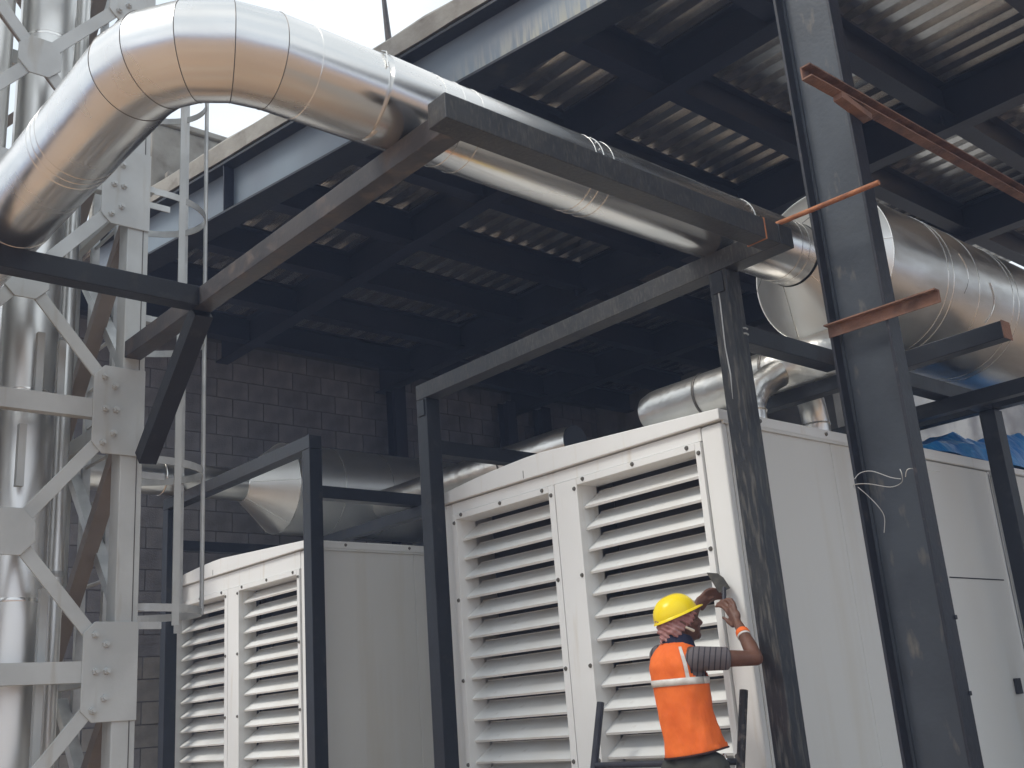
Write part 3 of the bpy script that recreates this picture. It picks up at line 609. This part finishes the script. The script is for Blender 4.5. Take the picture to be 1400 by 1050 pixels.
def smooth(P, n=6):
    P = [Vector(p) for p in P]; Q = [P[0]] + P + [P[-1]]; o_ = []
    for i in range(1, len(Q) - 2):
        a, b_, c, d = Q[i - 1:i + 3]
        for k in range(n):
            t_ = k / n; o_.append(.5 * ((2 * b_) + (c - a) * t_ + (2 * a - 5 * b_ + 4 * c - d) * t_ ** 2 + (-a + 3 * b_ - 3 * c + d) * t_ ** 3))
    return o_ + [P[-1]]
def colpt(x, z, y=4.535): return V(x, y, z)
wr = thing('tie_wire', (-2.5, 4.53, 2.5), 'thin pale wire tied round the near column with a loose hanging end', 'wire')
MB().tube(smooth([colpt(-2.70, 2.47, 4.6), colpt(-2.66, 2.475), colpt(-2.6, 2.468, 4.56), colpt(-2.52, 2.44, 4.60), colpt(-2.45, 2.445, 4.58), colpt(-2.425, 2.475, 4.55), colpt(-2.43, 2.50, 4.55)]), .0019, 6).build('wire_loop', 'wire', wr)
MB().tube(smooth([colpt(-2.655, 2.50), colpt(-2.63, 2.525, 4.55), colpt(-2.58, 2.525, 4.57), colpt(-2.5, 2.48, 4.58), colpt(-2.44, 2.458, 4.56)]), .0019, 6).build('wire_loop', 'wire', wr)
MB().tube(smooth([colpt(-2.41, 2.46, 4.55), colpt(-2.385, 2.49, 4.54), colpt(-2.36, 2.49, 4.62), colpt(-2.35, 2.49, 4.76)]), .0019, 6).build('wire_loop', 'wire', wr)
MB().tube(smooth([colpt(-2.645, 2.46), colpt(-2.62, 2.42, 4.56), colpt(-2.585, 2.36, 4.58), colpt(-2.575, 2.31, 4.6), colpt(-2.59, 2.24, 4.6)]), .0019, 6).build('wire_tail', 'wire', wr)
# ------------------------------------------------------------------ worker's ladder
lw = thing('work_ladder', (-3.9, 4.3, .12), 'narrow black steel ladder leaning on the louvres under the worker', 'ladder')
def lp(x, z): return V(x, 4.49 - .27 * (1.6 - z), z)
for x, m in ((-4.40, 'ladder'), (-3.415, 'ladder2')): MB().tube([lp(x - .06 * (1.6 - z) * .3, z) for z in (1.6, 1.2, .7, .12)], .021, 12).build('stile', m, lw, smooth=True)
for z in (1.275, .975, .675, .385): MB().cyl(lp(-4.39, z), lp(-3.425, z), .017, n=12).build('rung', 'ladder', lw, smooth=True)
# ------------------------------------------------------------------ worker
O = V(-3.5, 4.08, 0); rh = V(.657, .754, 0); dh = V(-.754, .657, 0)
def P(a, d, z): return O + rh * a + dh * d + V(0, 0, z)
Lx = (rh - dh).normalized(); Fw = (rh + dh).normalized(); UP = V(0, 0, 1)
pw = thing('person', (-3.5, 4.12, .12), 'worker in orange vest and yellow hard hat on ladder, hands raised to louvre frame', 'person')
def remesh(mb, name, m, parent, vox=.006, smooth=3):
    me = mb.mesh(name + '_src', m); o = bpy.data.objects.new(name, me); COL.objects.link(o)
    md = o.modifiers.new('r', 'REMESH'); md.mode = 'VOXEL'; md.voxel_size = vox
    if smooth: sm_ = o.modifiers.new('s', 'SMOOTH'); sm_.factor = .5; sm_.iterations = smooth
    dg = bpy.context.evaluated_depsgraph_get(); ne = bpy.data.meshes.new_from_object(o.evaluated_get(dg)); o.modifiers.clear(); o.data = ne
    ne.transform(Matrix.Translation(-wloc(parent))); ne.polygons.foreach_set('use_smooth', [True] * len(ne.polygons)); o.parent = parent; ne.name = name
    if not ne.materials: ne.materials.append(M[m])
    return o
rsh, rel, rwr = P(.118, -.108, 1.752), P(.378, -.10, 1.735), P(.356, .085, 1.905)
lsh, lel, lwr = P(-.035, .11, 1.785), P(.085, .35, 1.80), P(.205, .33, 2.03)
hd = P(.062, .03, 1.945)
b = MB()
b.cap(P(.05, 0, 1.26), P(.04, 0, 1.5), .088, .09); b.ell(P(.028, .0, 1.66), (.128, .088, .17), (Lx, Fw, UP)); b.cap(rsh, lsh, .055, .055)
b.cap(P(.03, .01, 1.79), P(.05, .025, 1.90), .052, .05)
# head facing direction and tilt (looks up along the wall)
hf = (rh + dh * .22).normalized(); hf = (hf + UP * .10).normalized(); hs = hf.cross(UP).normalized(); hu = hs.cross(hf).normalized()
def H(f, s_, u): return hd + hf * f + hs * s_ + hu * u
b.ell(H(-.012, 0, .02), (.095, .074, .098), (hf, hs, hu)); b.ell(H(.035, 0, -.05), (.058, .052, .062), (hf, hs, hu)); b.ell(H(.072, 0, -.085), (.022, .026, .020), (hf, hs, hu))
b.cap(H(.083, 0, .005), H(.104, 0, -.028), .010, .013, 10); b.ell(H(.098, 0, -.034), (.012, .019, .009), (hf, hs, hu))
b.ell(H(.084, 0, -.052), (.013, .024, .007), (hf, hs, hu)); b.ell(H(.082, 0, -.066), (.013, .021, .008), (hf, hs, hu))
b.ell(H(.075, .028, .018), (.014, .02, .008), (hf, hs, hu)); b.ell(H(.075, -.028, .018), (.014, .02, .008), (hf, hs, hu))
b.ell(H(.055, .042, -.028), (.03, .016, .02), (hf, hs, hu)); b.ell(H(.055, -.042, -.028), (.03, .016, .02), (hf, hs, hu))
for s_ in (1, -1): b.ell(H(-.012, s_ * .074, -.012), (.019, .008, .03), (hf, hs, hu))
# arms
b.cap(rsh, rel, .045, .034); b.cap(rel, rel.lerp(rwr, .35), .034, .036); b.cap(rel.lerp(rwr, .35), rwr, .036, .023)
b.cap(lsh, lel, .045, .034); b.cap(lel, lel.lerp(lwr, .35), .034, .036); b.cap(lel.lerp(lwr, .35), lwr, .036, .023)
def hand(wrist, palm, across, fingdir, curl, target, thumb_dir, s_=1.0):
    ax = (palm - wrist).normalized(); ac = (across - ax * across.dot(ax)).normalized(); nn = ax.cross(ac)
    b.ell(wrist.lerp(palm, .55), (.042, .034, .017), (ax, ac, nn)); b.cap(wrist, palm, .021, .02, 10)
    kn = palm + ax * .025
    for k, (off, ln) in enumerate(((-.029, .82), (-.010, .95), (.010, .88), (.027, .70))):
        p0 = palm - ax * .012 + ac * off * .8; p1 = kn + ac * off
        d1 = (fingdir + ac * off * 3).normalized(); p2 = p1 + d1 * .034 * ln; d2 = (d1 * .55 + curl).normalized(); p3 = p2 + d2 * .026 * ln; d3 = (d2 * .4 + curl).normalized(); p4 = p3 + d3 * .02 * ln
        b.cap(p0, p1, .0105, .010, 8); b.cap(p1, p2, .0098, .0088, 8); b.cap(p2, p3, .0088, .008, 8); b.cap(p3, p4, .008, .0068, 8)
    t0 = wrist + ax * .02 + ac * -.028; t1 = t0 + (thumb_dir * .7 + ax * .7).normalized() * .035; t2 = t1 + (thumb_dir * .5 + ax).normalized() * .028; t3 = t2 + (curl * .5 + ax * .6).normalized() * .02
    b.cap(t0, t1, .0135, .011, 8); b.cap(t1, t2, .011, .0095, 8); b.cap(t2, t3, .0095, .0075, 8)
rpalm = rwr + V(0, 0, .078) + dh * .06 + rh * -.012
hand(rwr, rpalm, (dh * -.6 + rh * .5), (UP * .6 + dh * .45 - rh * .3).normalized(), (-rh * .7 + dh * .6 - UP * .1), None, (-rh * .5 + dh * .6))
lpalm = lwr + rh * .05 + UP * .035 + dh * .01
hand(lwr, lpalm, (dh * .3 - UP * .8 + rh * .3) * -1, (rh * .85 + UP * .3).normalized(), (rh * .8 - UP * .2 - dh * .1), None, (UP * .5 + rh * .3 - dh * .5))
# legs and feet on the rung
for s_, (fx) in ((1, -3.53), (-1, -3.72)):
    hip = P(.05, 0, 1.25) + Lx * (.085 * s_); ft = V(fx, 4.13, .455); kn = hip.lerp(ft, .52) + Fw * .06
    b.cap(hip, kn, .078, .052); b.cap(kn, ft, .05, .035); b.cap(ft, ft + V(0, .16, -.035), .034, .03)
remesh(b, 'body', 'skin', pw, .0055, 2)
# trousers
tr = MB(); tr.cap(P(.055, 0, 1.26), P(.055, 0, 1.27), .108, .108)
tr.ell(P(.058, 0, 1.25), (.135, .103, .125), (Lx, Fw, UP))
for s_, (fx) in ((1, -3.53), (-1, -3.72)):
    hip = P(.05, 0, 1.25) + Lx * (.085 * s_); ft = V(fx, 4.13, .49); kn = hip.lerp(ft, .52) + Fw * .06
    tr.cap(hip, kn, .096, .07); tr.cap(kn, ft, .068, .055)
remesh(tr, 'trousers', 'trouser', pw, .009, 3)
for fx in (-3.53, -3.72): MB().ell((fx, 4.20, .43), (.046, .125, .033)).build('shoe', 'sole', pw, smooth=True)
# shirt with sleeves
sh = MB(); sh.ell(P(.028, .0, 1.67), (.134, .096, .165), (Lx, Fw, UP))
sh.cap(rsh - (rel - rsh) * .06, rsh.lerp(rel, .38), .058, .054); sh.cyl(rsh.lerp(rel, .1), rsh.lerp(rel, .50), .056, .053, 16)
sh.cap(lsh, lsh.lerp(lel, .45), .058, .054)
remesh(sh, 'shirt', 'shirt', pw, .006, 3)
# collar
mb = MB(); rs = []
for k, (z, q) in enumerate(((1.815, .082), (1.845, .075), (1.868, .066), (1.872, .056), (1.84, .055))):
    rs.append([P(.042, .018, z) + Lx * (q * math.cos(2 * math.pi * i / 24)) + Fw * (q * math.sin(2 * math.pi * i / 24)) + UP * (-.012 * math.sin(2 * math.pi * i / 24)) for i in range(24)])
mb.rings(rs, caps=False); mb.build('collar', 'navy', pw, smooth=True)
# vest
VR0 = [(1.335, .062, .002, .172, .128), (1.345, .06, .002, .172, .130), (1.40, .054, 0, .162, .124), (1.46, .046, 0, .153, .118), (1.53, .038, 0, .150, .115), (1.60, .032, 0, .153, .117), (1.67, .028, 0, .158, .119), (1.73, .022, 0, .156, .116), (1.775, .018, .004, .140, .104), (1.81, .022, .01, .112, .09), (1.838, .03, .014, .082, .074)]
VR = [(a, b_, c, d * .87, e * .9) for a, b_, c, d, e in VR0]
def vring(z, a, d, wl, wf, grow=0, n=64, wob=True):
    o_ = []
    for i in range(n):
        t_ = 2 * math.pi * i / n; c, s_ = math.cos(t_), math.sin(t_)
        fold = 1 + (.045 * NZ.noise(V(c * 2.2 + z * 2, s_ * 2.2, z * 11)) + .02 * NZ.noise(V(c * 6, s_ * 6 + z * 9, z * 26))) * (1 if z < 1.75 else .4) + (.018 * math.sin(5 * t_ + z * 22) + .012 * math.sin(9 * t_ - z * 31)) * (1 if z < 1.7 else .3)
        hem = .018 * math.sin(t_ + .8) if z < 1.36 else 0
        o_.append(P(a, d, z + hem) + Lx * ((wl * fold + grow) * (abs(c) ** .85) * (1 if c > 0 else -1)) + Fw * ((wf * fold + grow) * (abs(s_) ** .85) * (1 if s_ > 0 else -1)))
    return o_
def vinterp(z):
    for A, B in zip(VR, VR[1:]):
        if A[0] <= z <= B[0]: t_ = (z - A[0]) / (B[0] - A[0]); return tuple(A[k] + (B[k] - A[k]) * t_ for k in range(5))
zs = [1.335 + (1.838 - 1.335) * i / 44 for i in range(45)]
vm = MB().rings([vring(*vinterp(z)) for z in zs], caps=False)
armc = [rsh + V(0, 0, -.022) + rh * .012, lsh + V(0, 0, -.022)]
vm.f = [f for f in vm.f if min(((sum((Vector(vm.v[i]) for i in f), Vector()) / len(f)) - q).length for q in armc) > .078]
ve = vm.build('vest', 'vest', pw, smooth=60)
sf = ve.modifiers.new('s', 'SOLIDIFY'); sf.thickness = .006; sf.offset = -1
MB().tube(vring(*vinterp(1.336), grow=.002) + [vring(*vinterp(1.336), grow=.002)[0]], .0045, 6).build('hem_piping', 'piping', pw, smooth=True)
def band(z0, z1, name='reflective_strip', m='strip', grow=.003, i0=0, i1=64):
    A, B, C_ = [vring(*vinterp(z), grow=grow) for z in (z0, (z0 + z1) / 2, z1)]
    mb = MB(); vs = []; fs = []
    n = i1 - i0 + 1
    for rr_ in (A, B, C_): vs += [rr_[i % 64] for i in range(i0, i1 + 1)]
    for k in range(2):
        for i in range(n - 1): fs.append((k * n + i, k * n + i + 1, (k + 1) * n + i + 1, (k + 1) * n + i))
    o_ = mb.add(vs, fs).build(name, m, pw, smooth=60); s2_ = o_.modifiers.new('s', 'SOLIDIFY'); s2_.thickness = .002; s2_.offset = 1; return o_
band(1.640, 1.672)
# vertical strips on the back, following the vest surface
for ic in (55, 42):
    vs = []; fs = []; n = 12
    for k in range(n):
        z = 1.672 + (1.815 - 1.672) * k / (n - 1); rr_ = vring(*vinterp(z), grow=.004); i0_, i1_ = ic, ic + 2
        vs += [rr_[i0_ % 64].lerp(rr_[(i0_ + 1) % 64], .3), rr_[(i0_ + 1) % 64], rr_[i1_ % 64]]
    for k in range(n - 1):
        for q in (0, 1): fs.append((3 * k + q, 3 * k + q + 1, 3 * k + q + 4, 3 * k + q + 3))
    if ic != 42: MB().add(vs, fs).build('reflective_strip', 'strip', pw, smooth=60)
# dark arm hole edging where the sleeve leaves the vest
ad = (rel - rsh).normalized()
# scarf under the helmet
sc = MB(); sc.ell(H(-.02, 0, .005), (.100, .083, .070), (hf, hs, hu)); sc.ell(H(-.055, 0, -.03), (.062, .075, .06), (hf, hs, hu))
sc.cap(H(.05, .068, .018), H(-.07, .06, -.045), .016, .022, 10); sc.cap(H(.04, .074, -.002), H(-.06, .06, -.07), .012, .018, 10); sc.cap(H(-.075, .03, -.04), H(-.095, .03, -.105), .024, .012, 10); sc.cap(H(-.06, .05, -.05), H(-.07, .055, -.115), .02, .009, 10); sc.cap(H(-.09, .0, -.03), H(-.12, .02, -.085), .02, .010, 10)
scf = remesh(sc, 'head_scarf', 'scarf', pw, .005, 1)
for v in scf.data.vertices:
    q = v.co; v.co = q + v.normal * (.006 * NZ.noise(V(q.x * 30, q.y * 30, q.z * 70)) + .004 * math.sin(q.z * 260 + q.x * 120 + q.y * 120))
MB().cap(H(-.005, .083, -.042), H(.028, .078, -.062), .006, .007, 8).build('ear_plug', 'earpl', pw, smooth=True)
# helmet
ht = R(-8); tf = (hf * math.cos(ht) - hu * math.sin(ht) * -1).normalized(); tf = (hf + hu * .24).normalized(); ts = hs; tu = ts.cross(tf).normalized()
hc = H(-.018, 0, .046)
mb = MB(); rs = []; n = 40
for k in range(13):
    ph = R(90) * k / 12.4; rr_ = math.cos(ph); 
    rs.append([hc + tf * (.112 * rr_ ** .9 * math.cos(2 * math.pi * i / n)) + ts * (.098 * rr_ ** .9 * math.sin(2 * math.pi * i / n)) + tu * (.098 * math.sin(ph) - .02 + (.006 * max(0, 1 - abs(math.sin(2 * math.pi * i / n)) * 5) * rr_ if k > 3 else 0)) for i in range(n)])
mb.rings(rs, caps=True); hm = mb.build('hard_hat', 'helmet', pw, smooth=50)
mb = MB(); rs = []
for q, u_ in ((1.0, -.018), (1.06, -.024), (1.07, -.029), (.99, -.026)):
    rs.append([hc + tf * ((.112 * q + (.028 * max(0, math.cos(2 * math.pi * i / n)) ** 2 if q > 1.01 else 0)) * math.cos(2 * math.pi * i / n)) + ts * (.098 * q * math.sin(2 * math.pi * i / n)) + tu * (u_) for i in range(n)])
mb.rings(rs, caps=False).build('brim', 'helmet', hm, smooth=50)
# wrist threads
wd = (rwr - rel).normalized()
for q, rr_, m in ((.70, .030, 'thread'), (.745, .029, 'thread'), (.79, .0275, 'thread'), (.655, .031, 'strip')):
    MB().torus(rel.lerp(rwr, q), (wd + V(random.uniform(-.15, .15), random.uniform(-.15, .15), 0)).normalized(), rr_, .005 if m == 'thread' else .004, 24, 6, .006).build('wrist_thread' if m == 'thread' else 'bracelet', m, pw, smooth=True)
MB().torus(P(.185, -.04, 1.305), (rh - dh * .8), .017, .005, 16, 6).cyl(P(.185, -.045, 1.325), P(.185, -.045, 1.29), .006, n=8).build('key_ring', 'seam', pw, smooth=True)
# scraper
c = [P(.285, .36, 2.200), P(.338, .345, 2.190), P(.362, .33, 2.165), P(.385, .30, 2.105), P(.325, .30, 2.085)]; th = dh * .012
mb = MB(); mb.add(c + [q + th for q in c], [(0, 1, 2, 3, 4), (9, 8, 7, 6, 5)] + [(i, (i + 1) % 5, 5 + (i + 1) % 5, 5 + i) for i in range(5)])
sp = thing('flat_scraper', P(.34, .31, 2.09), 'flat dark steel blade held by the worker against the louvre frame', 'scraper')
mb.build('blade', 'blade', sp, bevel=.002); MB().cap(P(.352, .298, 2.105), P(.330, .245, 2.02), .011, .012, 10).build('handle', 'ladder', sp, smooth=True)
